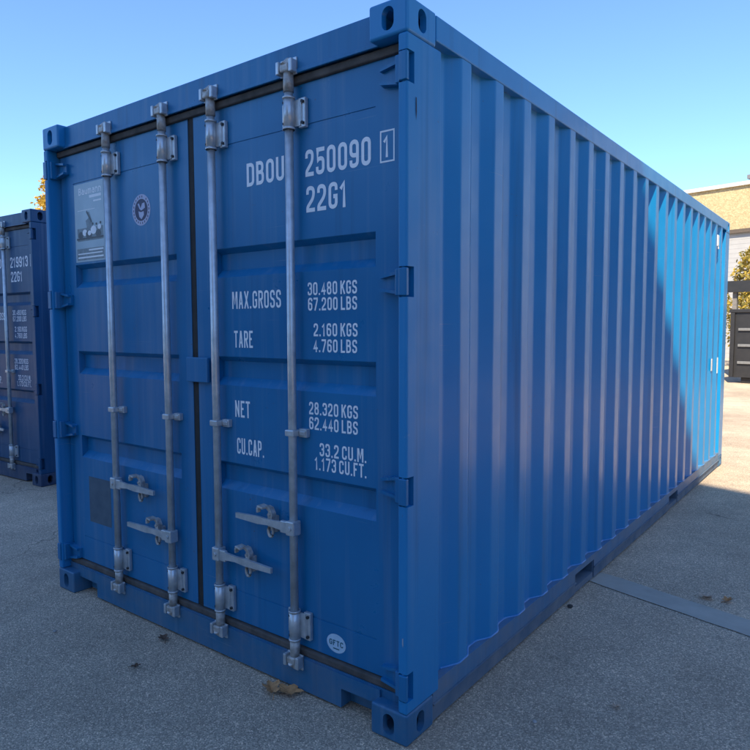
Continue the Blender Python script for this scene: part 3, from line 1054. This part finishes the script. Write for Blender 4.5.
def tree(name, label, loc, h, h0, rad, mat, n, size, seed, cone=False, group=None):
    r = random.Random(seed)
    t = thing(name, label, 'tree', loc, 0, group)
    b = MB()
    b.tube([(0, 0, 0), (.04, .03, h * .3), (-.03, .02, h * .62), (0, 0, h * .93)], [.035 * h * .5, .03 * h * .5, .02 * h * .5, .01], 9)
    for k in range(12):
        z = h0 + (h - h0) * (k + .5) / 13
        a = k * 2.4
        q = rad * (.75 if not cone else .8 * (1 - (z - h0) / (h - h0)) + .1)
        b.tube([(0, 0, z - q * .3), (q * .5 * math.cos(a), q * .5 * math.sin(a), z + q * .05), (q * math.cos(a), q * math.sin(a), z + q * .35)], [.05, .03, .008], 6)
    b.build('trunk', M['bark'], t)
    c = MB()
    clumps = []
    for k in range(110 if cone else 46):
        u = r.random()
        z = h0 + (h - h0) * u
        q = rad * (math.sin(math.pi * min(1, .12 + u * .86)) ** .7 if not cone else (1 - u) ** .75 * min(1, .35 + u * 5))
        a = r.uniform(0, 6.283)
        d = q * math.sqrt(r.random())
        clumps.append((Vector((d * math.cos(a), d * math.sin(a), z)), rad * r.uniform(.18, .36) * (1 if not cone else .6 + .5 * (1 - u))))
    for k in range(n):
        cc, cr = clumps[r.randrange(len(clumps))]
        v = Vector((r.gauss(0, 1), r.gauss(0, 1), r.gauss(0, 1)))
        pnt = cc + v.normalized() * cr * r.random() ** .45
        s = size * r.uniform(.6, 1.3)
        ax = Vector((r.gauss(0, 1), r.gauss(0, 1), r.gauss(0, 1))).normalized()
        bx = ax.cross(Vector((r.gauss(0, 1), r.gauss(0, 1), r.gauss(0, 1)))).normalized()
        c.poly([pnt - ax * s, pnt + bx * s * .5, pnt + ax * s, pnt - bx * s * .5])
    c.build('crown', mat, t, normals=False)
    return t
tree('autumn_tree', 'small yellow autumn tree before the pale wall at the right edge', (-1.9, 26.0, 0), 4.3, .9, 1.6, M['yellow_leaf'], 7000, .085, 11)
tree('autumn_shrub', 'olive green shrub below the yellow tree, behind the dark shelter', (-1.3, 25.0, 0), 2.9, .3, 1.3, M['green_leaf'], 5000, .08, 12)
tree('golden_tree', 'slender golden autumn tree behind the two containers at the left', (-25.0, 12.05, 0), 8.4, 1.2, 2.2, M['gold_leaf'], 12000, .10, 13, cone=True)

# shelter with a dark flat roof, black skip, striped post
M['black_paint'] = simple('black_steel', (0.012, 0.013, 0.015), 0.5, c2=(0.02, 0.02, 0.022), scale=8)
M['grey_post'] = simple('grey_steel_post', (0.20, 0.19, 0.18), 0.6, c2=(0.13, 0.12, 0.11))
M['pale_rib'] = simple('pale_rib', (0.17, 0.175, 0.18), 0.5)
M['red'] = simple('red_band', (0.42, 0.03, 0.03), 0.5)
sh = thing('shelter', 'dark flat-roofed shelter on steel posts at the right edge', 'shelter', (-2.05, 20.2, 0), R(-8))
b = MB(); b.box(-.25, 7, -.15, 3.2, 2.68, 2.80); b.build('roof', M['roofing'], sh)
b = MB(); b.box(-.28, 7.03, -.22, -.151, 2.50, 2.83); b.build('fascia', M['black_paint'], sh)
for x in (0, 3.3, 6.6):
    for yy in (0, 2.9):
        b = MB(); b.box(x - .06, x + .06, yy - .06, yy + .06, 0, 2.679, bev=.008); b.build('post', M['grey_post'], sh)
sk = thing('skip_container', 'black steel skip with pale horizontal ribs at the right edge', 'skip', (-1.76, 17.75, 0), R(-8))
b = MB()
b.prism([(0, .16), (.0, 1.86), (4.4, 1.86), (4.4, .16)], 1, 0, 2.2)
b.build('body', M['black_paint'], sk)
b = MB(); b.box(-.04, 4.44, -.05, 2.25, 1.861, 1.95, bev=.01); b.build('rim', M['black_paint'], sk)
for x in (.05, 1.1, 2.2, 3.3, 4.35):
    b = MB(); b.box(x - .05, x + .05, -.06, -.001, .17, 1.86); b.build('upright', M['black_paint'], sk)
for z in (.55, 1.0, 1.42):
    b = MB(); b.box(.19, 1.04, -.05, -.001, z - .035, z + .035, bev=.008); b.build('rib', M['pale_rib'], sk)
    b = MB(); b.box(1.16, 2.14, -.05, -.001, z - .035, z + .035, bev=.008); b.build('rib', M['pale_rib'], sk)
for x in (.25, 3.9):
    b = MB(); b.box(x, x + .25, .1, 2.1, 0, .159, bev=.02); b.build('skid', M['black_paint'], sk)
po = thing('marker_post', 'short red and white marker post on a black foot by the skip', 'marker post', (-2.05, 17.6, 0))
b = MB(); b.box(-.22, .18, -.16, .16, 0, .22, bev=.03); b.build('foot', M['black_paint'], po)
b = MB(); b.box(-.05, .05, -.04, .04, .221, .50, bev=.01); b.build('white_band', M['cap'], po)
b = MB(); b.box(-.052, .052, -.042, .042, .501, .62, bev=.01); b.build('red_band', M['red'], po)

# ------------------------------------------------------------------ unseen buildings added to shade the yard and feed the paint reflections
ang = math.atan2(-.31, 1)
M['render'] = simple('pale_render', (0.42, 0.40, 0.36), 0.85, scale=2, var=.12)
M['dark_clad'] = simple('dark_cladding', (0.10, 0.105, 0.11), 0.7, scale=2, var=.2)
TH = 22.0
tower = thing('shade_tower', 'unseen pale tower added behind the viewer, sized to shade the yard', 'building', (0, 4.93 - .87 * TH, 0), ang)  # added shade caster, sized for the shadow edge and the open sky around it
b = MB(); b.box(-3.4, 10.0, -12, 0, 0, TH - .25); b.build('wall', M['render'], tower)
b = MB(); b.box(-3.45, 10.05, -12.05, .05, TH - .249, TH); b.build('roof', M['cap'], tower)
for lev in range(6):
    for k in range(4):
        x = -2.6 + k * 3.2
        b = MB(); b.box(x, x + 1.8, .001, .05, 1.2 + lev * 3.1, 2.8 + lev * 3.1); b.build('window', M['glass'], tower)
hall = thing('unseen_dark_hall', 'unseen long dark hall added at the right for dark paint reflections', 'building', (16, -32, 0), 0)  # unseen, added so the side corrugations mirror something dark
b = MB(); b.box(0, 14, 0, 44, 0, 6.7); b.build('wall', M['dark_clad'], hall)
b = MB(); b.box(-.1, 14.1, -.1, 44.1, 6.701, 6.9); b.build('roof', M['cap'], hall)
shed = thing('unseen_dark_hall', 'unseen low dark shed added behind the viewer for dark door reflections', 'building', (-34, -20, 0), 0)  # unseen, added so the doors mirror a dark wall
b = MB(); b.box(0, 26, 0, 8.5, 0, 4.6); b.build('wall', M['dark_clad'], shed)
b = MB(); b.box(-.1, 26.1, -.1, 8.6, 4.601, 4.8); b.build('roof', M['cap'], shed)
M['pale_clad'] = simple('pale_blue_cladding', (0.28, 0.38, 0.54), 0.6, scale=1.5, var=.15)
reflector = thing('unseen_reflector', 'unseen pale blue block added right of the yard for panel reflections', 'building', (2.8, 13.5, 0), R(-6))  # made-up block; its sunlit pale blue front tints the side panel reflections
b = MB(); b.box(0, 17, 0, 12, 0, 6.2); b.build('wall', M['pale_clad'], reflector)
b = MB(); b.box(-.12, 17.1, -.1, 12.1, 6.201, 6.45); b.build('roof', M['roofing'], reflector)
for k in range(3):
    b = MB(); b.box(1.5 + k * 5.2, 5.0 + k * 5.2, -.05, -.001, .05, 3.6); b.build('roller_door', M['siding'], reflector)
